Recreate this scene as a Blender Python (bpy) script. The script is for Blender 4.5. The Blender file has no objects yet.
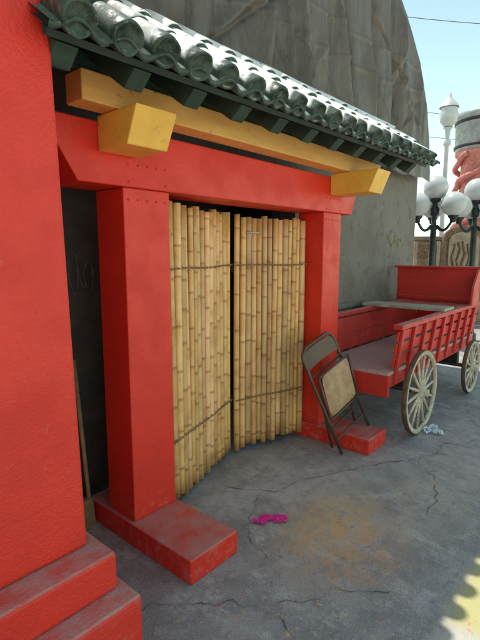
import bpy, bmesh, math, random
from mathutils import Vector, Matrix, noise
random.seed(7)
S=bpy.context.scene
COL=S.collection
R=math.radians
WL={}
# ------------------------------------------------------------ materials
def nodes(m):
    m.use_nodes=True
    nt=m.node_tree
    for n in list(nt.nodes): nt.nodes.remove(n)
    out=nt.nodes.new('ShaderNodeOutputMaterial'); b=nt.nodes.new('ShaderNodeBsdfPrincipled')
    nt.links.new(b.outputs[0],out.inputs[0])
    return nt,b
class N:
    def __init__(s,nt): s.nt=nt; s.g=nt.nodes.new('ShaderNodeNewGeometry')
    def inp(s,sock,v):
        if isinstance(v,bpy.types.NodeSocket): s.nt.links.new(v,sock)
        elif v is not None:
            if isinstance(v,(tuple,list)) and len(v)==3 and sock.type=='RGBA': v=(*v,1)
            sock.default_value=v
    def pos(s,scale=(1,1,1)):
        n=s.nt.nodes.new('ShaderNodeMapping'); s.inp(n.inputs[0],s.g.outputs['Position']); n.inputs['Scale'].default_value=scale
        return n.outputs[0]
    def noise(s,scale,detail=3,rough=.6,vec=None,dist=0):
        n=s.nt.nodes.new('ShaderNodeTexNoise'); s.inp(n.inputs['Vector'],vec or s.g.outputs['Position'])
        n.inputs['Scale'].default_value=scale; n.inputs['Detail'].default_value=min(detail,5); n.inputs['Roughness'].default_value=rough
        n.inputs['Distortion'].default_value=dist
        return n.outputs['Fac']
    def ramp(s,v,a,b,lo=0.,hi=1.):
        n=s.nt.nodes.new('ShaderNodeMapRange'); s.inp(n.inputs[0],v); n.inputs[1].default_value=a;n.inputs[2].default_value=b
        n.inputs[3].default_value=lo;n.inputs[4].default_value=hi; n.interpolation_type='SMOOTHSTEP'
        return n.outputs[0]
    def mix(s,f,a,b,mode='MIX'):
        n=s.nt.nodes.new('ShaderNodeMix'); n.data_type='RGBA'; n.blend_type=mode
        s.inp(n.inputs[0],f); s.inp(n.inputs[6],a); s.inp(n.inputs[7],b); return n.outputs[2]
    def math(s,op,a,b=0.):
        n=s.nt.nodes.new('ShaderNodeMath'); n.operation=op; s.inp(n.inputs[0],a); s.inp(n.inputs[1],b); return n.outputs[0]
    def sep(s,v):
        n=s.nt.nodes.new('ShaderNodeSeparateXYZ'); s.inp(n.inputs[0],v); return n.outputs
    def dist(s,p,sc=(1,1,1)):
        n=s.nt.nodes.new('ShaderNodeVectorMath'); n.operation='SUBTRACT'; s.inp(n.inputs[0],s.g.outputs['Position']); n.inputs[1].default_value=p
        m=s.nt.nodes.new('ShaderNodeVectorMath'); m.operation='MULTIPLY'; s.inp(m.inputs[0],n.outputs[0]); m.inputs[1].default_value=sc
        l=s.nt.nodes.new('ShaderNodeVectorMath'); l.operation='LENGTH'; s.inp(l.inputs[0],m.outputs[0]); return l.outputs['Value']
    def bump(s,b,h,strength=.3,d=.01):
        n=s.nt.nodes.new('ShaderNodeBump'); n.inputs['Strength'].default_value=strength; n.inputs['Distance'].default_value=d
        s.inp(n.inputs['Height'],h); s.inp(b.inputs['Normal'],n.outputs[0])
    def attr(s,name):
        n=s.nt.nodes.new('ShaderNodeAttribute'); n.attribute_name=name; return n.outputs
def simple(name,c1,c2,scale=6,rough=.6,metal=0,bstr=.3,bscale=40,bd=.004,dust=None,dustamt=.8,stretch=None,wear=None,wearamt=(.62,.7),spec=.4):
    m=bpy.data.materials.new(name); nt,b=nodes(m); n=N(nt)
    v=n.pos(stretch) if stretch else None
    f=n.ramp(n.noise(scale,4,.65,v),.3,.7)
    c=n.mix(f,c1,c2)
    if wear:
        w=n.ramp(n.noise(scale*3.1,5,.75),wearamt[0],wearamt[1]); c=n.mix(w,c,wear)
    if dust:
        up=n.ramp(n.sep(n.g.outputs['Normal'])[2],.5,.95)
        d=n.math('MULTIPLY',up,n.ramp(n.noise(7,5,.7),.25,.65,.25,dustamt)); c=n.mix(d,c,dust)
        low=n.math('MULTIPLY',n.ramp(n.sep(n.g.outputs['Position'])[2],.4,.0),n.ramp(n.noise(14,4,.75),.45,.75,0,.55)); c=n.mix(low,c,dust)
        sc=n.math('MULTIPLY',n.ramp(n.noise(34,4,.7,n.pos((1,1,.35))),.66,.74),.22); c=n.mix(sc,c,dust)
    n.inp(b.inputs['Base Color'],c)
    n.inp(b.inputs['Roughness'],n.ramp(f,0,1,rough-.08,min(1,rough+.08)))
    b.inputs['Metallic'].default_value=metal; b.inputs['Specular IOR Level'].default_value=spec
    if bstr: n.bump(b,n.noise(bscale,3,.7,v),bstr,bd)
    return m
RED=simple('red_paint',(.72,.031,.014),(.61,.025,.012),4,.46,0,.5,55,.004,dust=(.50,.23,.20),dustamt=.9,wear=(.55,.032,.02),wearamt=(.56,.78))
STUCCO=simple('red_stucco',(.72,.034,.018),(.61,.027,.015),3,.46,0,.95,75,.005,dust=(.50,.29,.25),dustamt=1.0,wear=(.68,.06,.04),wearamt=(.62,.78))
WAGON=simple('red_wagon_paint',(.60,.032,.022),(.46,.025,.018),5,.5,0,.4,30,.003,dust=(.47,.22,.19),dustamt=.8,wear=(.45,.13,.10),wearamt=(.62,.74))
DECK=simple('worn_red_deck',(.50,.27,.23),(.42,.29,.25),7,.8,0,.4,30,.004,stretch=(.4,3,1))
GOLD=simple('gold_beam_paint',(.78,.44,.13),(.64,.33,.09),5,.5,0,.35,30,.003,stretch=(.4,2,2),wear=(.38,.19,.06),wearamt=(.58,.72))
GOLD2=simple('gold_paint',(.84,.48,.08),(.72,.38,.06),5,.45,0,.35,30,.003,wear=(.42,.22,.07),wearamt=(.6,.72))
GREEN=simple('dark_green_paint',(.014,.034,.025),(.032,.058,.043),8,.6,0,.4,30,.003)
CREAM=simple('weathered_wheel_paint',(.60,.52,.40),(.42,.35,.26),14,.7,0,.4,50,.003,wear=(.2,.14,.1),wearamt=(.55,.65))
TYRE=simple('rusty_iron',(.14,.10,.07),(.24,.18,.13),20,.7,.2,.3,60,.002)
IRON=simple('dark_iron',(.03,.03,.03),(.07,.05,.04),20,.5,.6,.3,60,.002)
BROWN=simple('brown_metal',(.08,.05,.038),(.13,.08,.055),20,.4,.3,.2,60,.002)
FABRIC=simple('tan_vinyl',(.50,.31,.17),(.36,.22,.12),12,.7,0,.4,80,.003,wear=(.2,.12,.07),wearamt=(.58,.74))
PLANK=simple('grey_plank',(.54,.44,.32),(.3,.24,.18),9,.8,0,.5,40,.004,stretch=(6,.7,1))
CONC=simple('grey_wall_plaster',(.145,.128,.108),(.215,.19,.16),2.2,.85,0,.35,14,.006,wear=(.11,.085,.062),wearamt=(.5,.72))
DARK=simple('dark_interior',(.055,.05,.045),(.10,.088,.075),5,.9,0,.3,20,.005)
ROOFM=simple('dark_roofing',(.06,.06,.06),(.1,.1,.1),3,.9)
GLOBE=simple('white_globe',(.52,.52,.52),(.46,.46,.46),4,.3,0,0)
LAMPG=simple('lamp_post_paint',(.012,.02,.02),(.03,.04,.038),12,.4,.2,.2,60,.002)
WHITE=simple('white_paint',(.55,.55,.55),(.45,.45,.45),6,.5)
STONE=simple('tan_stone',(.40,.30,.21),(.27,.2,.14),6,.9,0,.7,25,.01)
PANEL=simple('brown_panel',(.20,.12,.07),(.12,.07,.042),9,.8,0,.6,30,.008,wear=(.32,.2,.11),wearamt=(.52,.62))
SILVER=simple('grey_drum',(.36,.37,.37),(.24,.25,.26),6,.5,.2,.3,30)
ROSE=simple('faded_red_ornament',(.58,.22,.19),(.45,.12,.10),10,.6,0,.5,30)
PINK=simple('pink_paper',(.9,.03,.30),(.65,.02,.25),60,.6,0,.2,90)
PAPER=simple('white_plastic',(.75,.76,.78),(.5,.55,.65),50,.5,0,.2,90)
WOOD=simple('broom_wood',(.42,.27,.14),(.3,.19,.1),20,.7)
DWOOD=simple('dark_rail_wood',(.12,.075,.04),(.08,.05,.03),20,.8)
ROPE=simple('twine',(.20,.12,.06),(.30,.19,.1),60,.9)
CHALK=simple('chalk_grey',(.16,.155,.15),(.08,.075,.07),30,.9)
SPRAY=simple('yellow_green_spray',(.26,.27,.08),(.2,.2,.09),30,.9)
def mk_bamboo():
    m=bpy.data.materials.new('bamboo'); nt,b=nodes(m); n=N(nt)
    t=n.attr('tint')['Color']
    v=n.pos((1,1,.12))
    f=n.ramp(n.noise(28,4,.65,v),.3,.72)
    c=n.mix(f,(.71,.385,.14),(.86,.535,.24))
    c=n.mix(n.ramp(n.noise(6,5,.65),.46,.72,0,.75),c,(.54,.255,.08))
    c=n.mix(n.ramp(n.noise(90,3,.6,v),.63,.72,0,.55),c,(.25,.11,.04))
    c=n.mix(1.0,c,t,'MULTIPLY')
    n.inp(b.inputs['Base Color'],c); b.inputs['Roughness'].default_value=.42
    n.bump(b,n.noise(60,3,.6,v),.25,.003); return m
BAMBOO=mk_bamboo()
def mk_tile():
    m=bpy.data.materials.new('glazed_tile'); nt,b=nodes(m); n=N(nt)
    p=n.sep(n.g.outputs['Position']); nz_=n.sep(n.g.outputs['Normal'])[2]
    f=n.ramp(n.noise(13,5,.75),.38,.62)
    c=n.mix(f,(.016,.034,.025),(.058,.084,.064))
    c=n.mix(n.ramp(n.noise(30,5,.8),.56,.65,0,.7),c,(.18,.19,.15))
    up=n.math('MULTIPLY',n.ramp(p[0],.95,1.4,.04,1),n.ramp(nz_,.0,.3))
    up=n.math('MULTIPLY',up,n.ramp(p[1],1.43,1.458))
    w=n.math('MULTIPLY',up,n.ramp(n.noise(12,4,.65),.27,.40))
    c=n.mix(w,c,(.82,.82,.76))  # chalky white on upward tile faces, also standing in for sunlight there
    n.inp(b.inputs['Base Color'],c); n.inp(b.inputs['Roughness'],n.ramp(f,0,1,.4,.8)); b.inputs['Specular IOR Level'].default_value=.35
    n.bump(b,n.noise(40,4,.7),.5,.004); return m
TILE=mk_tile()
def mk_tarp():
    m=bpy.data.materials.new('weathered_tarp'); nt,b=nodes(m); n=N(nt)
    c=n.mix(n.ramp(n.noise(1.6,5,.65),.3,.7),(.080,.063,.050),(.122,.098,.080))
    c=n.mix(n.ramp(n.noise(4,5,.65,n.pos((2.4,1,.3)),.6),.5,.72,0,.5),c,(.175,.148,.122))
    c=n.mix(n.ramp(n.noise(2.7,5,.75,n.pos((2.5,1,.6)),.5),.5,.66,0,.55),c,(.048,.037,.029))
    n.inp(b.inputs['Base Color'],c); b.inputs['Roughness'].default_value=.5
    n.bump(b,n.noise(9,5,.6,n.pos((1.6,1,.6)),1.2),.6,.022); return m
TARP=mk_tarp()
def mk_ground():
    m=bpy.data.materials.new('stained_asphalt'); nt,b=nodes(m); n=N(nt)
    big=n.ramp(n.noise(.9,5,.65),.3,.7); fine=n.noise(110,2,.7)
    c=n.mix(big,(.33,.305,.285),(.45,.415,.38))
    c=n.mix(n.ramp(n.noise(3.1,5,.78),.42,.6,0,.8),c,(.25,.232,.22))
    c=n.mix(n.ramp(n.noise(5.5,5,.75,n.pos((1.3,.7,1))),.5,.66,0,.75),c,(.54,.50,.455))
    c=n.mix(n.ramp(n.noise(15,5,.78),.53,.66,0,.65),c,(.18,.168,.16))
    c=n.mix(n.ramp(fine,.35,.7,0,.35),c,(.16,.15,.144))
    c=n.mix(n.ramp(n.noise(150,1,.5,n.pos((1.1,1,1))),.62,.72,0,.6),c,(.60,.56,.51))
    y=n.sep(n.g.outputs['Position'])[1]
    c=n.mix(n.ramp(y,-.3,-1.1),c,(.60,.53,.43))  # out-of-view ground, paled to bounce sunlight onto the gate
    def stain_or_sun(c,p,sc,col,amt,ns=9,lo=.38,hi=.62,edge=.1,lim=None):
        d=n.ramp(n.dist(p,sc),1.0,edge)
        k=n.math('MULTIPLY',d,n.ramp(n.noise(ns,5,.78),lo,hi))
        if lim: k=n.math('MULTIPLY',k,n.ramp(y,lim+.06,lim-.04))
        k=n.math('MULTIPLY',k,amt); return n.mix(k,c,col)
    c=stain_or_sun(c,(2.18,1.14,0),(1.6,2.0,1),(.64,.34,.14),.85,9,.36,.62)
    c=stain_or_sun(c,(2.35,1.3,0),(1.9,2.8,1),(.66,.43,.18),.7,15,.38,.62)
    c=stain_or_sun(c,(2.7,1.62,0),(1.4,2.2,1),(.58,.43,.38),.6,12)
    c=stain_or_sun(c,(3.1,1.0,0),(1.0,1.8,1),(.58,.44,.30),.5,8)
    c=stain_or_sun(c,(2.25,1.95,0),(1.3,3.5,1),(.55,.52,.49),.6,6)
    c=stain_or_sun(c,(4.0,.9,0),(.9,2.0,1),(.52,.39,.38),.5,8)
    c=stain_or_sun(c,(3.3,1.25,0),(1.5,2.5,1),(.33,.34,.38),.35,7)
    c=stain_or_sun(c,(2.3,.34,0),(2.0,3.0,1),(.46,.42,.19),1.0,7,.2,.4,.6,.50)  # yellow ground paint imitating the sunlit patch, cut off at the shadow edge
    c=stain_or_sun(c,(1.76,.38,0),(4,4,1),(.46,.45,.39),1.0,9,.2,.4,.6,.50)  # whitish piece of the sun patch put into the ground colour
    for col,s,o in (((.6,.08,.22),23,(1.1,1,1)),((.7,.45,.1),27,(1.3,1,1)),((.15,.35,.6),31,(1,1.2,1))):
        k=n.math('MULTIPLY',n.ramp(n.noise(s,2,.5,n.pos(o)),.66,.72,0,.7),n.ramp(n.noise(2.5,2,.5,n.pos(o)),.42,.58)); c=n.mix(k,c,col)
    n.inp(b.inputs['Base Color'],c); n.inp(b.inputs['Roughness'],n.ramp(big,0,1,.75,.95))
    h=n.math('ADD',n.math('MULTIPLY',fine,.45),n.math('MULTIPLY',n.noise(7,5,.65),1.0))
    n.bump(b,h,.65,.014); return m
GROUND=mk_ground()
# ------------------------------------------------------------ mesh helpers
class B:
    def __init__(s): s.v=[];s.f=[];s.sm=[];s.t=[];s.tint=(1,1,1)
    def add(s,vs,fs,smooth=False):
        o=len(s.v); s.v+= [Vector(v) for v in vs]; s.t+=[s.tint]*len(vs)
        for i,f in enumerate(fs):
            s.f.append([o+k for k in f]); s.sm.append(smooth if isinstance(smooth,bool) else smooth[i])
    def hexa(s,p):
        s.add(p,[(3,2,1,0),(4,5,6,7),(0,1,5,4),(1,2,6,5),(2,3,7,6),(3,0,4,7)])
    def box(s,x0,x1,y0,y1,z0,z1):
        s.hexa([(x0,y0,z0),(x1,y0,z0),(x1,y1,z0),(x0,y1,z0),(x0,y0,z1),(x1,y0,z1),(x1,y1,z1),(x0,y1,z1)])
    def tube(s,pts,r,seg=10,caps=True,tints=None):
        pts=[Vector(p) for p in pts]; n=len(pts)
        rs=r if isinstance(r,(list,tuple)) else [r]*n
        rings=[]; up=None
        for i,p in enumerate(pts):
            d=(pts[min(i+1,n-1)]-pts[max(i-1,0)]).normalized()
            if up is None: up=Vector((0,0,1)) if abs(d.z)<.9 else Vector((1,0,0))
            a=d.cross(up)
            if a.length<1e-4: a=d.cross(Vector((0,1,0)))
            a.normalize(); b=a.cross(d).normalized(); up=b
            for k in range(seg):
                w=2*math.pi*k/seg; rings.append(p+(a*math.cos(w)+b*math.sin(w))*rs[i])
        fs=[];sm=[]
        for i in range(n-1):
            for k in range(seg):
                fs.append((i*seg+k,i*seg+(k+1)%seg,(i+1)*seg+(k+1)%seg,(i+1)*seg+k)); sm.append(True)
        if caps:
            fs.append(tuple(range(seg))[::-1]); sm.append(False); fs.append(tuple((n-1)*seg+k for k in range(seg))); sm.append(False)
        s.add(rings,fs,sm)
        if tints:
            base=len(s.t)-n*seg
            for i in range(n):
                for k in range(seg): s.t[base+i*seg+k]=tints[i]
    def lathe(s,c,prof,seg=24,axis='z'):
        vs=[];fs=[]
        for (r,z) in prof:
            for k in range(seg):
                w=2*math.pi*k/seg
                if axis=='z': vs.append((c[0]+r*math.cos(w),c[1]+r*math.sin(w),c[2]+z))
                else: vs.append((c[0]+r*math.cos(w),c[1]+z,c[2]+r*math.sin(w)))
        for i in range(len(prof)-1):
            for k in range(seg):
                q=(i*seg+k,i*seg+(k+1)%seg,(i+1)*seg+(k+1)%seg,(i+1)*seg+k)
                fs.append(q if axis=='z' else q[::-1])
        s.add(vs,fs,True)
    def ball(s,c,r,seg=20,rings=12):
        s.lathe(c,[(max(1e-4,r*math.sin(math.pi*i/rings)),-r*math.cos(math.pi*i/rings)) for i in range(rings+1)],seg)
    def obj(s,name,mat,parent=None,bevel=0,tint=False,recalc=True):
        lo=Vector([min(v[i] for v in s.v) for i in range(3)]); hi=Vector([max(v[i] for v in s.v) for i in range(3)])
        c=(lo+hi)/2; c.z=lo.z if parent is None else c.z
        me=bpy.data.meshes.new(name); me.from_pydata([tuple(v-c) for v in s.v],[],s.f)
        me.polygons.foreach_set('use_smooth',s.sm)
        if tint:
            a=me.color_attributes.new('tint','FLOAT_COLOR','POINT')
            for i,t in enumerate(s.t): a.data[i].color=(*t,1)
        if recalc:
            bm=bmesh.new(); bm.from_mesh(me); bmesh.ops.recalc_face_normals(bm,faces=bm.faces); bm.to_mesh(me); bm.free()
        me.materials.append(mat); me.update()
        o=bpy.data.objects.new(name,me); COL.objects.link(o)
        place(o,c,parent)
        if bevel:
            md=o.modifiers.new('bevel','BEVEL'); md.width=bevel; md.segments=2; md.limit_method='ANGLE'; md.angle_limit=R(40)
        return o
def place(o,c,parent):
    WL[o.name]=Vector(c)
    if parent: o.parent=parent; o.location=Vector(c)-WL[parent.name]
    else: o.location=c
def thing(name,loc,label,cat,group=None):
    e=bpy.data.objects.new(name,None); e.empty_display_size=.2; COL.objects.link(e); place(e,loc,None)
    tag(e,label,cat,group); return e
def tag(o,label,cat,group=None):
    o['label']=label; o['category']=cat
    if group: o['group']=group
def boxobj(name,mat,parent,dims,bevel=.006):
    b=B(); b.box(*dims); return b.obj(name,mat,parent,bevel)
# ------------------------------------------------------------ ground
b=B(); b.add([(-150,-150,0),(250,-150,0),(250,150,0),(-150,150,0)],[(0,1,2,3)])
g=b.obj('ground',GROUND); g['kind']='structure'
CRACKM=simple('crack_dirt',(.09,.086,.083),(.15,.145,.14),20,.95)
def crack(pts,w):
    b=B(); P=[]
    for i in range(len(pts)-1):
        a=Vector((*pts[i],0)); c=Vector((*pts[i+1],0)); n=max(2,int((c-a).length/.015))
        for k in range(n): P.append(a.lerp(c,k/n))
    off=random.random()*50
    P=[p+Vector((.07*noise.noise(Vector((i*.06,off,0)))+.03*noise.noise(Vector((i*.3,off,3)))+random.uniform(-.003,.003),.07*noise.noise(Vector((i*.06,off,7)))+.03*noise.noise(Vector((i*.3,off,9)))+random.uniform(-.003,.003),0)) for i,p in enumerate(P)]
    vs=[];fs=[]
    for i,p in enumerate(P):
        d=(P[min(i+1,len(P)-1)]-P[max(0,i-1)]).normalized(); s=Vector((-d.y,d.x,0)); ww=w*(.2+1.2*max(0,noise.noise(Vector((i*.15,off,20)))+.2))*random.uniform(.6,1.2)*(1 if 3<i<len(P)-3 else .3)
        vs+=[p+s*ww+Vector((0,0,.004)),p-s*ww+Vector((0,0,.004))]
        if i: fs.append((2*i-2,2*i-1,2*i+1,2*i))
    b.add(vs,fs); o=b.obj('ground_crack',CRACKM); o['kind']='structure'
crack([(1.05,1.62),(1.25,1.42),(1.42,1.28),(1.5,1.12),(1.42,.95)],.004)
crack([(1.5,1.12),(1.75,1.0),(2.0,.72)],.003)
crack([(3.1,1.42),(3.5,1.2),(3.9,1.12),(4.4,.82),(5.2,.7)],.005)
crack([(2.1,2.05),(2.35,1.75),(2.75,1.6),(3.1,1.42)],.004)
crack([(2.3,1.8),(1.9,1.62),(1.75,1.3)],.003)
crack([(3.5,1.2),(3.1,.9),(2.7,.82)],.003)
crack([(4.4,.82),(4.7,1.2),(5.3,1.3)],.003)
crack([(3.9,1.12),(4.0,.7),(3.6,.3)],.003)
# ------------------------------------------------------------ building
YW=2.45; XR=6.62
prof=[(XR,0),(XR,2.35)]+[(4.7+1.92*math.cos(k*math.pi/48),2.35+2.12*math.sin(k*math.pi/48)) for k in range(1,25)]+[(4.3,4.42),(3.8,4.32),(3.0,4.14),(2.2,4.0),(1.4,3.93),(-5,3.93)]  # out-of-view left roofline lowered so sun reaches the gate tiles
bld=thing('warehouse_building',(1,5,0),'long grey plaster warehouse with a rounded roof edge','building')
b=B(); b.box(3.62,XR-.03,YW+.03,YW+.3,0,2.7); b.box(-5,3.62,YW+.03,YW+.3,2.28,2.7); b.box(-5,.75,YW+.03,YW+.3,0,2.28); b.obj('wall',CONC,bld)
b=B()
pf=[(x,z) for x,z in prof if z>=2.75]; pf=[(XR-.05,2.71)]+[(x-.015,z-.01) for x,z in pf]+[(-5,2.71)]
n=len(pf); vs=[(x,YW+.06,z) for x,z in pf]+[(x,9,z) for x,z in pf]
fs=[tuple(range(n)),tuple(range(n,2*n))[::-1]]+[(i,(i+1)%n,n+(i+1)%n,n+i) for i in range(n)]
b.add(vs,fs); b.obj('roof',ROOFM,bld)
b=B(); b.box(XR-.25,XR-.04,YW+.31,9,0,2.7); b.box(-5,XR-.26,8.8,9,0,2.7); b.box(-5,-4.8,YW+.31,8.79,0,2.7); b.obj('side_wall',CONC,bld)
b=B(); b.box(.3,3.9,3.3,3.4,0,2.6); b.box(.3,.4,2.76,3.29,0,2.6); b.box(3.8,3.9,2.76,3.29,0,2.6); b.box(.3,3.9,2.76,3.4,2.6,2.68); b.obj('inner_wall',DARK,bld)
b=B(); b.box(3.7,XR-.03,YW,YW+.028,.98,1.04); b.obj('wall_ledge',CONC,bld)
b=B(); b.tube([(5.66+.46*t+.03*math.sin(t*29),YW+.027,1.73+.07*math.sin(t*15)*(1-.5*t)+.03*math.cos(t*37)) for t in [i/90 for i in range(91)]],.006,5); b.obj('graffiti_line',SPRAY,bld)
# tarp
b=B(); NX,NZ=480,130; x0,x1=-1.2,XR-.01
def topz(x):
    for i in range(len(prof)-1):
        (xa,za),(xb,zb)=prof[i],prof[i+1]
        if xb<=x<=xa and xa!=xb:
            t=(xa-x)/(xa-xb); return za+(zb-za)*t
    return 2.8
nz=lambda a,b_,c=0: noise.noise(Vector((a,b_,c)))
def sst(a,b_,x):
    t=min(1,max(0,(x-a)/(b_-a))); return t*t*(3-2*t)
rc=random.Random(57)
CR=[]
xk=-1.1
while xk<6.5:
    CR.append((xk,rc.uniform(-.34,.34),rc.uniform(.014,.05),rc.uniform(.03,.12),rc.uniform(1.8,3.3),rc.uniform(3.4,5.4),rc.uniform(0,50),rc.choice((1,1,-1)))); xk+=rc.choice((rc.uniform(.07,.16),rc.uniform(.18,.42)))
for k in range(26):
    CR.append((rc.uniform(0,6.2),rc.choice((-1,1))*rc.uniform(.5,1.5),rc.uniform(.010,.03),rc.uniform(.02,.055),rc.uniform(2.5,3.5),rc.uniform(3.1,4.4),rc.uniform(0,50),rc.choice((1,-1))))
vs=[]
for i in range(NX+1):
    tx=i/NX; tx=1-(1-tx)**1.35
    x=x0+(x1-x0)*tx
    tz=max(2.66,topz(min(x,XR-.02))+.04)
    zl=2.56+.11*nz(x*1.1,4)+.04*nz(x*4,8)
    near=[c for c in CR if abs(c[0]-x)<abs(c[1])*1.6+.45]
    for j in range(NZ+1):
        z=zl+(tz-zl)*j/NZ
        edge=min(.1+.9*sst(0,.8,XR-x), .15+.85*sst(0,.25,tz-z))
        h=.08*nz(x*.8+z*.3,z*.4,3)+.03*nz(x*2.4,z*.8,8)
        for (xc,sl,wd,am,za,zb,of,sg) in near:
            d=x-(xc+sl*(z-3.3)+.12*nz(z*.9,of)+.012*nz(z*5,of))
            if abs(d)<.3:
                f=sst(za-.3,za+.2,z)*(1-sst(zb-.3,zb+.3,z))
                if f>0:
                    e=math.exp(-abs(d)/wd) if d>0 else math.exp(-(d/(wd*2.2))**2)
                    h+=sg*am*f*e*(.7+.6*nz(z*1.5,of+9))
        h+=.004*nz(x*16,z*9,2)
        y=YW-.13-edge*max(-.11,h)
        for zs,a in ((3.12,.07),(3.60,.03)):
            dz=z-(zs+a*x+.05*math.sin(x*1.7+zs)+.02*nz(x*3,zs)); y-=.014*edge*math.exp(-(dz/.014)**2)
        vs.append((x,y,z))
fs=[(i*(NZ+1)+j,(i+1)*(NZ+1)+j,(i+1)*(NZ+1)+j+1,i*(NZ+1)+j+1) for i in range(NX) for j in range(NZ)]
b.add(vs,fs,True); tp=b.obj('tarp',TARP,recalc=False); tag(tp,'grey-brown weathered tarp draped over the warehouse front','tarp')
# ------------------------------------------------------------ near pillar
pil=thing('red_pillar',(.4,1.9,0),'massive red stucco pillar on stepped red base','pillar')
b=B(); x0,x1,y0,y1=.0,.863,1.55,2.4; k=.05
b.hexa([(x0,y0,.454),(x1,y0,.454),(x1,y1,.454),(x0,y1,.454),(x0+k,y0+k*.3,3.9),(x1-k*1.2,y0+k*.3,3.9),(x1-k*1.2,y1,3.9),(x0+k,y1,3.9)]); b.obj('shaft',STUCCO,pil,.014)
boxobj('step',STUCCO,pil,(-.06,.915,1.43,2.44,.30,.452),.014)
boxobj('step',STUCCO,pil,(-.12,.955,1.33,2.445,0,.298),.014)
# ------------------------------------------------------------ gate
gate=thing('gateway',(2.45,2.0,0),'red wooden gateway with tiled roof and bamboo doors','gate')
CX=[(1.385,1.68),(3.29,3.57)]
cols=[]
for (a,c) in CX:
    b=B(); b.box(a,c,1.975,2.22,.13,1.918); cols.append(b.obj('column',RED,gate,.006))
    boxobj('column_base',RED,gate,(a-.025,c+.02,1.5,2.4,0,.129),.008)
ya,yb=1.968,2.225
def prism(b,poly,ya,yb):
    n=len(poly); b.add([(x,ya,z) for x,z in poly]+[(x,yb,z) for x,z in poly],[tuple(range(n)),tuple(range(n,2*n))[::-1]]+[(i,n+i,n+(i+1)%n,(i+1)%n) for i in range(n)])
b=B(); prism(b,[(1.14,1.92),(3.74,1.92),(3.80,2.06),(3.82,2.2),(1.0,2.2),(1.03,2.10)],ya,yb); lin=b.obj('lintel',RED,gate,.006)
BOLT=None
for ci,(a,c) in enumerate(CX):
    for i in range(5):
        for j in range(3):
            if i in(0,4) or j in (0,2):
                zz=1.86+j*.085; yy=1.975 if zz<1.92 else 1.968
                cc=Vector((a+.03+i*(c-a-.06)/4,yy,zz)); par=cols[ci] if zz<1.92 else lin
                if BOLT is None:
                    b=B(); b.ball(cc,.006,8,6); BOLT=b.obj('bolt',RED,par)
                else:
                    o=BOLT.copy(); COL.objects.link(o); place(o,cc,par)
boxobj('gold_beam',GOLD,gate,(1.08,3.92,1.80,1.93,2.222,2.345),.006)
for (a,yb0,yt,dz) in ((1.25,1.74,1.665,.025),(3.36,1.63,1.56,.015)):
    b=B(); w=.225; zt=2.22
    b.hexa([(a,yb0,2.04+dz),(a+w,yb0,2.04+dz),(a+w,1.966,2.04+dz),(a,1.966,2.04+dz),(a,yt,zt),(a+w,yt,zt),(a+w,1.966,zt),(a,1.966,zt)]); b.obj('gold_bracket',GOLD2,gate,.005)
boxobj('purlin',GREEN,gate,(1.0,4.1,1.83,1.92,2.347,2.42),.006)
E=Vector((0,1.47,2.372)); T=Vector((0,1.95,2.702)); D=(T-E); L=D.length; D.normalize(); NN=Vector((0,-D.z,D.y))
RX0,RX1=.80,4.27; SP=.178
def RP(x,s,h):
    p=E+D*s+NN*h; return Vector((x,p.y,p.z+(x-3.3)*.012))
xs=[];x=RX0+.06
while x<RX1-.03: xs.append(x); x+=SP
b=B()
for x in xs:
    jx=random.uniform(-.008,.008); so_=random.uniform(-.012,.012); tw_=random.uniform(-.015,.015)
    for ci,(s0,s1,r) in enumerate([(-.05,.24,.059),(.17,.46,.058),(.39,.64,.057)]):
        s0+=so_ if ci==0 else random.uniform(-.012,.012)
        r*=random.uniform(.95,1.05); h=.018+.008*ci+random.uniform(-.003,.003); j2=jx+random.uniform(-.006,.006)
        if ci==0: prof_=[(.014,.30),(.010,.70),(.003,.80),(-.002,.90),(.002,.99),(.012,1.02),(.028,1.01),(.042,.98)]
        else: prof_=[(0,.3),(.0,.7),(0,.86),(.002,.96),(.010,1.02),(.024,1.03),(.04,1.0),(.07,.97)]
        pts=[RP(x+j2+tw_*(a-.1),s0+a,h) for a,_ in prof_]+[RP(x+j2,(s0+s1)/2,h),RP(x+j2,s1,h-.004)]
        vs_=[];seg=24;off=random.uniform(0,90)
        rr=[r*q for _,q in prof_]+[r*.94,r*.88]
        for i,(p,q) in enumerate(zip(pts,rr)):
            for k in range(seg):
                w=2*math.pi*k/seg; qq=q*(1+.07*noise.noise(Vector((math.cos(w)*1.4+off,math.sin(w)*1.4,i*.15)))+.02*noise.noise(Vector((math.cos(w)*4+off,math.sin(w)*4,i*.4))))
                sh=.012*noise.noise(Vector((math.cos(w)*1.5+off+20,math.sin(w)*1.5,0))) if i<8 else 0
                vs_.append(p+Vector((1,0,0))*math.cos(w)*qq+NN*math.sin(w)*qq*.94+D*sh)
        m=len(pts)
        fs_=[(i*seg+k,i*seg+(k+1)%seg,(i+1)*seg+(k+1)%seg,(i+1)*seg+k) for i in range(m-1) for k in range(seg)]+[tuple(range(seg))[::-1],tuple((m-1)*seg+k for k in range(seg))]
        b.add(vs_,fs_,[True]*(seg*(m-1))+[True,False])
b.obj('roof_tiles',TILE,gate)
b=B(); NXr=len(xs)*14; vs=[]
for i in range(NXr+1):
    xx=RX0-.04+(RX1-RX0+.04)*i/NXr
    c_=.5-.5*math.cos((xx-xs[0])/SP*2*math.pi)
    hh=.022-.034*c_; lip=.012*c_**2
    vs+=[RP(xx,-.055,hh),RP(xx,-.058,hh-.012-lip),RP(xx,L+.1,hh),RP(xx,L+.1,hh-.014)]
fs=[]
for i in range(NXr):
    a=4*i;c=a+4
    fs+=[(a,c,c+2,a+2),(a+1,a+3,c+3,c+1),(a,a+1,c+1,c),(a+2,c+2,c+3,a+3)]
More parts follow.
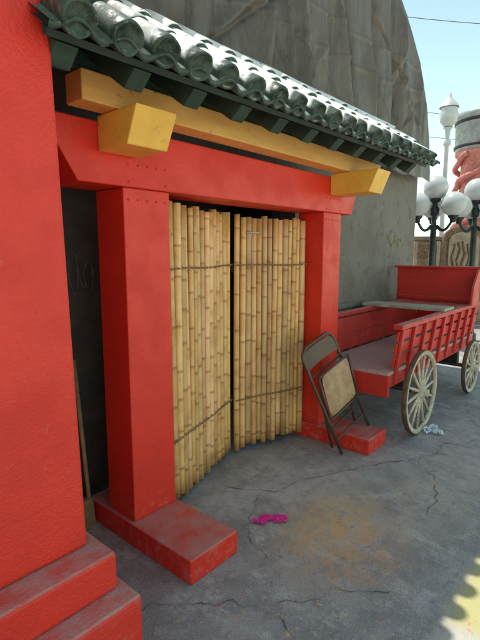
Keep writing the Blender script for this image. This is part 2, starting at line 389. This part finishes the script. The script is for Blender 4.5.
b.add(vs,fs,True); b.obj('pan_tiles',TILE,gate)
b=B(); sf=.03
b.hexa([RP(RX0,sf,-.075),RP(RX1-.02,sf,-.075),RP(RX1-.02,L+.1,-.075),RP(RX0,L+.1,-.075),RP(RX0,sf,-.05),RP(RX1-.02,sf,-.05),RP(RX1-.02,L+.1,-.05),RP(RX0,L+.1,-.05)]); b.obj('roof_board',GREEN,gate)
x=.87
while x<4.2:
    b=B(); w=.042
    b.hexa([RP(x-w,.035,-.165),RP(x+w,.035,-.165),RP(x+w,L+.12,-.170),RP(x-w,L+.12,-.170),RP(x-w,.01,-.077),RP(x+w,.01,-.077),RP(x+w,L+.12,-.077),RP(x-w,L+.12,-.077)]); b.obj('rafter',GREEN,gate,.005); x+=.31
def door(pa,pb,n,htop,seed):
    random.seed(seed); pa=Vector((*pa,0)); pb=Vector((*pb,0)); d=pb-pa; Ld=d.length; d.normalize(); nn=Vector((d.y,-d.x,0))
    ws=[random.uniform(.72,1.28) for _ in range(n)]; sw=sum(ws); s=0; b=B()
    for w in ws:
        wd=w/sw*Ld; r=wd*.5*.97; c=pa+d*(s+wd/2)+nn*random.uniform(-.008,.008); s+=wd
        zb=.03+random.uniform(0,.045); zt=htop+random.uniform(-.018,.012)
        lean=d*random.uniform(-.003,.003)+nn*random.uniform(-.006,.006)
        tv=random.uniform(.68,1.06); tn=(tv,tv*random.uniform(.93,1.02),tv*random.uniform(.82,1.1))
        pts=[];rs=[];ts=[]; nxt=zb+random.uniform(.05,.22); bow=random.uniform(-.004,.004); taper=random.uniform(.88,1.0)
        def P(z):
            t=(z-zb)/(zt-zb); q=c+lean*t*2+d*bow*math.sin(t*math.pi); return Vector((q.x,q.y,z)),r*(1-(1-taper)*t)
        def ap(z,k,m):
            q,rr=P(z); pts.append(q); rs.append(rr*k); ts.append((tn[0]*m,tn[1]*m*(.5+.5*m) if m<1 else tn[1]*m,tn[2]*m*(.4+.6*m) if m<1 else tn[2]*m))
        ap(zb,1,.75)
        while nxt<zt-.03:
            for dz,k,m in ((-.018,.985,1.0),(-.008,.985,.92),(-.004,1.09,.76),(.001,.95,.5),(.006,1.05,.88),(.016,.98,1.03)): ap(nxt+dz,k,m)
            nxt+=random.uniform(.17,.30)
        ap(zt,1,1)
        b.tube(pts,rs,12,True,ts)
    o=b.obj('door',BAMBOO,gate,tint=True)
    for z in (.45,1.50):
        t=B()
        for st in (0,1):
            pts=[]; m=int(Ld/.008)
            for i in range(m+1):
                s=Ld*i/m; ph=i*.75+st*math.pi
                pts.append(pa+d*s+nn*(.035+.005*math.sin(ph))+Vector((0,0,z+.005*math.cos(ph)+.004*math.sin(s*9))))
            t.tube(pts,.0028,6)
        t.obj('twine',ROPE,o)
    for z in (.4,1.45):
        t=B(); q=[pa+nn*-.045+d*.02,pb+nn*-.045-d*.06,pb+nn*-.08-d*.06,pa+nn*-.08+d*.02]
        t.hexa([v+Vector((0,0,z)) for v in q]+[v+Vector((0,0,z+.07)) for v in q]); t.obj('rail',DWOOD,o)
    return o
door((1.70,2.06),(2.568,2.365),16,1.88,3)
door((2.588,2.325),(3.28,2.15),14,1.865,11)
b=B(); b.tube([(2.70,2.24,1.74),(2.70,2.235,1.68),(2.70,2.235,1.5)],.003,6); b.tube([(2.66,2.25,1.745),(2.77,2.222,1.745)],.005,6); b.obj('latch',WHITE,gate)
random.seed(5)
# ------------------------------------------------------------ dark screen + broom in the gap
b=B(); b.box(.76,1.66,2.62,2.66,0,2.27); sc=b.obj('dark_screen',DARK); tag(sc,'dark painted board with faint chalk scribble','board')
b=B(); pts=[(1.40+.20*t+.015*math.sin(t*25),2.616,1.46+.12*math.sin(t*19)*(1-.4*t)+.03*math.cos(t*31)) for t in [i/120 for i in range(121)]]
b.tube(pts,.006,5); b.obj('scribble',CHALK,sc)
br=thing('broom',(1.3,2.3,0),'worn wooden broom leaning behind the gate column','broom')
b=B(); b.tube([(1.32,2.33,.14),(1.395,2.56,.95)],.013,8); b.obj('handle',WOOD,br)
b=B(); b.hexa([(1.20,2.30,0.0),(1.34,2.30,0.0),(1.34,2.38,0),(1.20,2.38,0),(1.28,2.315,.17),(1.335,2.315,.17),(1.335,2.35,.17),(1.28,2.35,.17)]); b.obj('bristles',ROPE,br)
# ------------------------------------------------------------ folding chair
ch=thing('folding_chair',(3.3,1.7,0),'brown metal folding chair with tan seat leaning on the red column','chair')
O=Vector((3.15,1.67,0.012)); U=Vector((.39,-.03,.125)).normalized(); V=Vector((-.07,.235,.86)); V=(V-U*V.dot(U)).normalized(); W=U.cross(V)
def CP(a,bb,c): return O+U*a+V*bb+W*c
CW=.42; CH=.90
def arch(b,w0,w1,b0,b1,c0,c1,r,rc=.09):
    P=[CP(w0,b0,c0)]
    def cc(bb): return c0+(c1-c0)*(bb-b0)/(b1-b0)
    P.append(CP(w0,(b0+b1)/2,cc((b0+b1)/2)))
    for k in range(7):
        a=math.pi-k*math.pi/12; P.append(CP(w0+rc+rc*math.cos(a),b1-rc+rc*math.sin(a),c1))
    for k in range(7):
        a=math.pi/2-k*math.pi/12; P.append(CP(w1-rc+rc*math.cos(a),b1-rc+rc*math.sin(a),c1))
    P.append(CP(w1,(b0+b1)/2,cc((b0+b1)/2))); P.append(CP(w1,b0,c0))
    b.tube(P,r,10)
b=B(); arch(b,0,CW,0,CH,.0,.0,.014); b.tube([CP(0,.12,0),CP(CW,.12,0)],.009,8); b.tube([CP(0,.67,0),CP(CW,.67,0)],.009,8); b.obj('front_frame',BROWN,ch)
b=B(); arch(b,.03,CW-.03,.03,.60,-.11,.02,.012,.06); b.tube([CP(.03,.17,-.075),CP(CW-.03,.17,-.075)],.008,8); b.obj('rear_legs',BROWN,ch)
b=B(); vs=[]
for i in range(11):
    t=i/10
    for j in (0,1):
        for k in (0,1):
            vs.append(CP(.012+(CW-.024)*t,.73+.14*j-(.03 if (i in(0,10) and j) else 0),-.03*math.sin(math.pi*t)+.006*k))
fs=[]
for i in range(10):
    a=4*i;c=a+4
    fs+=[(a,c,c+2,a+2),(a+1,a+3,c+3,c+1),(a,a+1,c+1,c),(a+2,c+2,c+3,a+3)]
fs+=[(0,2,3,1),(40,41,43,42)]
b.add(vs,fs); b.obj('backrest',BROWN,ch)
b=B(); vs=[];n=14
for side in (1,-1):
    for i in range(n+1):
        for j in range(n+1):
            u=i/n;v=j/n; x=2*u-1;y=2*v-1
            f=1/max(1,(abs(x)**8+abs(y)**8)**(1/8)) ; x*=f;y*=f
            h=.026*(1-max(abs(2*u-1),abs(2*v-1))**6)*(1 if side==1 else .35)
            vs.append(CP(CW/2+.02+x*.185,.475+y*.18,.032+side*h+.03*y))
fs=[]
for s_ in (0,1):
    o_=s_*(n+1)**2
    for i in range(n):
        for j in range(n):
            q=(o_+i*(n+1)+j,o_+(i+1)*(n+1)+j,o_+(i+1)*(n+1)+j+1,o_+i*(n+1)+j+1); fs.append(q if s_==0 else q[::-1])
b.add(vs,fs,True); b.obj('seat_cushion',FABRIC,ch,recalc=False)
b=B(); x0,x1=.022,CW+.018
b.tube([CP(x0,.28,-.0),CP(x0,.66,.06)],.010,8); b.tube([CP(x1,.28,0),CP(x1,.66,.06)],.010,8); b.tube([CP(x0,.28,0),CP(x1,.28,0)],.010,8); b.tube([CP(x0,.66,.06),CP(x1,.66,.06)],.010,8); b.obj('seat_frame',BROWN,ch)
# ------------------------------------------------------------ wagon
wg=thing('wooden_wagon',(4.9,1.85,0),'old red wooden farm wagon with slatted sides and worn wheels','wagon')
WX0,WX1=3.63,6.15; WY0,WY1=1.52,2.22; DZ=.60
b=B(); ny=7
for i in range(ny):
    a=WY0+(WY1-WY0)*i/ny; c=WY0+(WY1-WY0)*(i+1)/ny-.003; b.box(WX0,WX1,a,c,DZ-.03,DZ+random.uniform(0,.003))
b.obj('deck',DECK,wg,.002)
b=B(); b.box(WX0,WX0+.04,WY0,WY1,.38,DZ-.032); b.obj('end_board',WAGON,wg,.006)
b=B(); b.box(WX0+.042,WX1,WY0+.002,WY0+.05,.46,DZ-.032); b.obj('sill',WAGON,wg,.006)
b=B(); b.box(WX0+.042,WX1,WY1-.05,WY1-.002,.46,DZ-.032); b.obj('sill',WAGON,wg,.006)
def side(y,out,near):
    b=B(); fl=.05*out
    def ypos(z): return y+fl*(z-DZ)/.4
    def slab(xa,xb,z0,z1,o,t):
        b.hexa([(xa,ypos(z0)+o,z0),(xb,ypos(z0)+o,z0),(xb,ypos(z0)+o+t,z0),(xa,ypos(z0)+o+t,z0),(xa,ypos(z1)+o,z1),(xb,ypos(z1)+o,z1),(xb,ypos(z1)+o+t,z1),(xa,ypos(z1)+o+t,z1)])
    for z0,z1 in ([(DZ+.03,DZ+.125),(DZ+.145,DZ+.235),(DZ+.26,DZ+.34)] if near else [(DZ+.02,DZ+.17),(DZ+.173,DZ+.34)]): slab(WX0+.08,WX1,z0,z1,0,.022)
    x=WX0+.10
    while x<WX1:
        slab(x,x+.045,DZ-.12,DZ+.36,-.027 if near else .025,.025); x+=.27
    z0=DZ+.362; b.box(WX0+.05,WX1+.01,ypos(z0)-.035,ypos(z0)+.045,z0,z0+.04)
    b.obj('side_rail',WAGON,wg,.004)
side(WY0,-1,True); side(WY1-.02,1,False)
for k in range(2):
    b=B(); xx=4.80+k*.155; b.box(xx,xx+.145,1.46,2.36,1.004,1.034); b.obj('bench_plank',PLANK,wg,.004)
b=B(); b.box(5.86,5.90,1.44,2.40,.99,1.40); b.box(5.83,5.93,1.40,2.43,1.402,1.43); b.box(5.835,5.858,1.46,2.38,1.02,1.06); b.obj('seat_back',WAGON,wg,.005)
b=B(); b.box(5.5,5.858,1.44,2.40,.965,.988);b.obj('seat_board',WAGON,wg,.005)
b=B(); prism(b,[(5.56,1.004),(5.855,1.004),(5.855,1.38),(5.76,1.38),(5.6,1.2)],1.41,1.435); b.obj('seat_side',WAGON,wg,.004)
b=B(); b.box(6.11,6.15,WY0,WY1,DZ+.005,1.0); b.obj('front_board',WAGON,wg,.005)
b=B(); b.box(3.8,6.1,1.80,1.90,.34,.42); b.obj('reach_beam',WAGON,wg,.006)
def wheel(x,y,rad,ns):
    b=B(); w=.022; t=.035
    b.lathe((x,y,rad),[(rad,-w),(rad,w),(rad-.007,w),(rad-.007,-w),(rad,-w)],48,'y')
    rim=b.obj('wheel',TYRE,wg)
    b=B(); r1=rad-.008;b.lathe((x,y,rad),[(r1,-w*.95),(r1,w*.95),(r1-t,w*.8),(r1-t,-w*.8),(r1,-w*.95)],48,'y'); b.obj('rim',CREAM,rim)
    b=B(); b.lathe((x,y,rad),[(.001,-.07),(.03,-.07),(.033,-.04),(.055,-.03),(.06,0),(.055,.03),(.033,.04),(.03,.07),(.001,.07)],20,'y'); b.obj('hub',CREAM,rim)
    for k in range(ns):
        a=2*math.pi*k/ns+.1
        b=B(); ca,sa=math.cos(a),math.sin(a)
        b.tube([(x+ca*.045,y,rad+sa*.045),(x+ca*.14,y,rad+sa*.14),(x+ca*(r1-t+.004),y,rad+sa*(r1-t+.004))],[.017,.014,.011],8); b.obj('spoke',CREAM,rim)
for (x,r,ns) in ((4.02,.375,14),(5.62,.30,12)):
    for y in (1.385,2.33): wheel(x,y,r,ns)
    b=B(); b.tube([(x,1.44,r),(x,2.28,r)],.022,10); b.box(x-.04,x+.04,1.53,2.2,r+.02,.46); b.obj('axle',IRON,wg)
# ------------------------------------------------------------ globe lamp posts
def post(cx,cy,zt,rot):
    P=thing('globe_lamp_post',(cx,cy,0),'dark cast iron lamp post with four white globes','lamp post','globe lamp posts beside the lot')
    b=B(); b.lathe((cx,cy,0),[(.16,0),(.16,.12),(.12,.16),(.11,.4),(.07,.46),(.06,.5),(.055,1.5),(.05,zt-.45),(.075,zt-.43),(.075,zt-.40),(.045,zt-.37),(.04,zt-.22),(.07,zt-.2),(.08,zt-.1),(.05,zt-.05),(.04,zt),(.09,zt+.03),(.10,zt+.07),(.03,zt+.08)],20); b.obj('pole',LAMPG,P)
    b=B(); b.ball((cx,cy,zt+.25),.20,24,16); b.obj('globe',GLOBE,P)
    for k in range(3):
        a=rot+k*math.pi*2/3; ca,sa=math.cos(a),math.sin(a)
        pts=[]
        for t in [i/12 for i in range(13)]:
            rr=.05+.27*t; pts.append((cx+ca*rr,cy+sa*rr,zt-.38-.10*math.sin(t*math.pi)+.10*t*t))
        b=B(); b.tube(pts,[.028-.008*i/12 for i in range(13)],10)
        ex,ey=cx+ca*.32,cy+sa*.32
        b.lathe((ex,ey,zt-.30),[(.02,-.04),(.05,-.02),(.05,.02),(.08,.05),(.09,.09),(.02,.10)],16); b.obj('arm',LAMPG,P)
        b=B(); b.ball((ex,ey,zt-.04),.20,24,16); b.obj('globe',GLOBE,P)
    return P
def at(px,fwd):
    r=(px-240)/460*fwd
    return (.7536*fwd+.6574*r,.6574*fwd-.7536*r)
x,y=at(430,8.0); P1=post(x,y,2.42,R(-48.9-180+12))
x2,y2=at(470,8.3)
Pc=P1.copy(); COL.objects.link(Pc); Pc.location=(x2,y2,0)
for c in list(P1.children):
    k=c.copy(); k.parent=Pc; COL.objects.link(k)
# ------------------------------------------------------------ tall acorn street lamp
x,y=at(438,12.5)
sl=thing('street_lamp',(x,y,0),'tall white post street lamp with acorn lantern','street lamp')
b=B(); b.lathe((x,y,0),[(.2,0),(.2,.3),(.1,.5),(.07,1),(.05,4.3),(.09,4.35),(.09,4.45),(.05,4.5),(.07,4.72),(.12,4.78),(.02,4.8)],20); b.obj('pole',WHITE,sl)
b=B(); b.lathe((x,y,4.8),[(.1,0),(.2,.12),(.23,.3),(.2,.45),(.2,.47),(.02,.5)],24); b.obj('lantern',GLOBE,sl)
b=B(); b.lathe((x,y,5.27),[(.24,0),(.2,.08),(.1,.2),(.05,.26),(.04,.33),(.001,.38)],24); b.obj('lantern_cap',WHITE,sl)
# ------------------------------------------------------------ drum tower
x,y=at(474,14.5)
tw=thing('drum_tower',(x,y,0),'round grey drum on a faded red ornamented column','tower')
b=B(); b.lathe((x,y,0),[(.75,0),(.75,2),(.62,2.2),(.62,4.3),(.8,4.5),(.8,4.6),(.001,4.6)],32); b.obj('column',ROSE,tw)
b=B(); b.lathe((x,y,4.6),[(.78,.0),(.82,.1),(.84,.9),(.9,.95),(.9,1.03),(.86,1.08),(.001,1.1)],32); b.obj('drum',SILVER,tw)
b=B(); b.lathe((x,y,4.6),[(.83,.78),(.86,.79),(.865,.86),(.85,.87)],32); b.obj('band',IRON,tw)
b=B(); b.lathe((x,y,4.6),[(.81,.08),(.85,.09),(.855,.16),(.82,.17)],32); b.obj('band',IRON,tw)
for s in range(3):
    b=B(); pts=[]
    for i in range(60):
        t=i/59; a=t*7+s*2.1; pts.append((x+(.74+.05*math.sin(t*40))*math.cos(a),y+(.74+.05*math.sin(t*40))*math.sin(a),2.3+2.2*t))
    b.tube(pts,.085,8); b.obj('ornament',ROSE if s else WHITE,tw)
# ------------------------------------------------------------ stone wall + arched board
x,y=at(440,10.5)
rt=Vector((.6574,-.7536,0)); fw=Vector((.7536,.6574,0)); c0=Vector((x,y,0))
def SW(a,d,z): return c0+rt*a+fw*d+Vector((0,0,z))
def sbox(b,a0,a1,d0,d1,z0,z1): b.hexa([SW(a0,d0,z0),SW(a1,d0,z0),SW(a1,d1,z0),SW(a0,d1,z0),SW(a0,d0,z1),SW(a1,d0,z1),SW(a1,d1,z1),SW(a0,d1,z1)])
sw=thing('stone_wall',tuple(SW(1.2,.2,0)),'low tan stone boundary wall with a coping','wall')
b=B(); sbox(b,-1.1,3.8,0,.4,0,1.85); b.obj('wall_body',STONE,sw,.02)
b=B(); sbox(b,-1.15,3.85,-.04,.44,1.852,1.95); b.obj('coping',STONE,sw,.02)
def slab_arch(b,a0,w,d0,d1,z0,z1,rise):
    m=18; pr=[(a0,z0)]+[(a0+w/2-w/2*math.cos(math.pi*i/m),z1+rise*math.sin(math.pi*i/m)**.8) for i in range(m+1)]+[(a0+w,z0)]
    n=len(pr); b.add([SW(a,d0,z) for a,z in pr]+[SW(a,d1,z) for a,z in pr],[tuple(range(n)),tuple(range(n,2*n))[::-1]]+[(i,n+i,n+(i+1)%n,(i+1)%n) for i in range(n)])
ab=thing('arched_board',tuple(SW(.2,-.5,0)),'brown round topped carved board standing by the lamps','board')
b=B(); slab_arch(b,-.22,.86,-.55,-.45,.2,1.85,.30); b.obj('board_panel',PANEL,ab,.01)
b=B(); slab_arch(b,-.12,.66,-.58,-.552,1.0,1.80,.22); b.obj('board_inset',STONE,ab,.008)
for k in range(5):
    b=B(); pts=[SW(-.02+k*.11+.03*math.sin(i*.9+k),-.592,1.15+.65*i/10+.03*math.sin(i*1.7+k*2)) for i in range(11)]; b.tube(pts,.022,6); b.obj('carving',PANEL,ab)
b=B(); sbox(b,-.15,-.05,-.54,-.46,0,.2); b.obj('foot',PANEL,ab)
b=B(); sbox(b,.45,.55,-.54,-.46,0,.2); b.obj('foot',PANEL,ab)
cr=thing('stacked_crate',tuple(SW(-.6,-.5,0)),'dark brown wooden crate stacked by the stone wall','crate')
b=B()
for k in range(6): sbox(b,-.9,-.40,-.75,-.35,.02+k*.3,.28+k*.3)
b.obj('crate_body',PANEL,cr,.01)
b=B(); sbox(b,-.92,-.85,-.775,-.752,0,1.82); b.obj('corner_post',STONE,cr)
b=B(); sbox(b,-.45,-.38,-.775,-.752,0,1.82); b.obj('corner_post',STONE,cr)
# ------------------------------------------------------------ overhead wires
def wire(a,c,sag,r=.014):
    b=B(); a=Vector(a);c=Vector(c); pts=[]
    for i in range(25):
        t=i/24; p=a.lerp(c,t); p.z-=sag*4*t*(1-t); pts.append(p)
    b.tube(pts,r,5); o=b.obj('power_line',IRON); tag(o,'thin black overhead power line in the sky','power line','overhead power lines')
def bear(px,py,fwd):
    up=(320-py)/460; dY=.9892+up*.1463; dZ=-.1463+up*.9892; t=fwd/dY; r=(px-240)/460*t
    return (.7536*fwd+.6574*r,.6574*fwd-.7536*r,1.6+dZ*t)
wire(bear(300,2,22),bear(620,28,24),.3); wire(bear(300,92,26),bear(620,128,24),.3); wire(bear(300,118,26),bear(620,150,24),.3)
# ------------------------------------------------------------ litter
def scrap(name,mat,c,r,label,n=3,seed=1,hh=.35,wide=.9,thin=.9):
    random.seed(seed); b=B()
    for k in range(n):
        aa=random.uniform(-r,r)*wide; bb=random.uniform(-r,r)*thin
        cx=c[0]+.657*aa+.754*bb; cy=c[1]-.754*aa+.657*bb; m=7; vs=[]; rr=r*random.uniform(.35,.6); ang=random.uniform(-1.2,-.3)
        for i in range(m):
            for j in range(m):
                u=(i/(m-1)-.5)*2*rr; v=(j/(m-1)-.5)*.9*rr
                vs.append((cx+u*math.cos(ang)-v*math.sin(ang)+random.uniform(-.1,.1)*rr,cy+u*math.sin(ang)+v*math.cos(ang)+random.uniform(-.1,.1)*rr,.008+random.uniform(0,hh)*rr))
        b.add(vs,[(i*m+j,(i+1)*m+j,(i+1)*m+j+1,i*m+j+1) for i in range(m-1) for j in range(m-1)])
    o=b.obj(name,mat,recalc=False); tag(o,label,'litter')
scrap('paper_scrap',PINK,(2.05,1.54),.08,'crumpled bright pink paper on the asphalt',9,3,.25,.9,.4)
scrap('plastic_wrapper',PAPER,(4.10,1.29),.09,'crumpled white and blue plastic wrapper on the asphalt',6,5,1.0,.6,.8)
# ------------------------------------------------------------ camera, light
cam=bpy.data.cameras.new('camera'); co=bpy.data.objects.new('camera',cam); COL.objects.link(co); S.camera=co
cam.sensor_fit='VERTICAL'; cam.sensor_height=24; cam.sensor_width=18; cam.lens=460/640*24; cam.clip_end=1000; cam.clip_start=.02
co.location=(0,0,1.6); co.rotation_euler=(R(90-8.41),0,R(41.1-90))
w=bpy.data.worlds.new('World'); S.world=w; w.use_nodes=True; nt=w.node_tree; bg=nt.nodes['Background']
sky=nt.nodes.new('ShaderNodeTexSky'); sky.sky_type='NISHITA'; sky.sun_disc=False
EL=68.3; d=Vector((-.12,1,0)).normalized()
sky.sun_elevation=R(EL); sky.sun_rotation=math.atan2(d.x,d.y); sky.dust_density=0; sky.air_density=.9; sky.altitude=1500
hs=nt.nodes.new('ShaderNodeHueSaturation'); hs.inputs['Saturation'].default_value=.9; nt.links.new(sky.outputs[0],hs.inputs['Color'])
mx=nt.nodes.new('ShaderNodeMix'); mx.data_type='RGBA'; mx.blend_type='MULTIPLY'; mx.inputs[0].default_value=1; mx.inputs[7].default_value=(1.0,1.0,.68,1)
nt.links.new(hs.outputs[0],mx.inputs[6]); nt.links.new(mx.outputs[2],bg.inputs[0]); bg.inputs[1].default_value=.39
sun=bpy.data.lights.new('sun','SUN'); sun.energy=5; sun.angle=R(.7); sun.color=(1,.95,.86); so=bpy.data.objects.new('sun',sun); COL.objects.link(so)
v=Vector((d.x*math.cos(R(EL)),d.y*math.cos(R(EL)),math.sin(R(EL)))); so.rotation_euler=v.to_track_quat('Z','Y').to_euler(); so.location=(0,0,10)
S.view_settings.view_transform='Standard'; S.view_settings.look='None'; S.view_settings.exposure=0
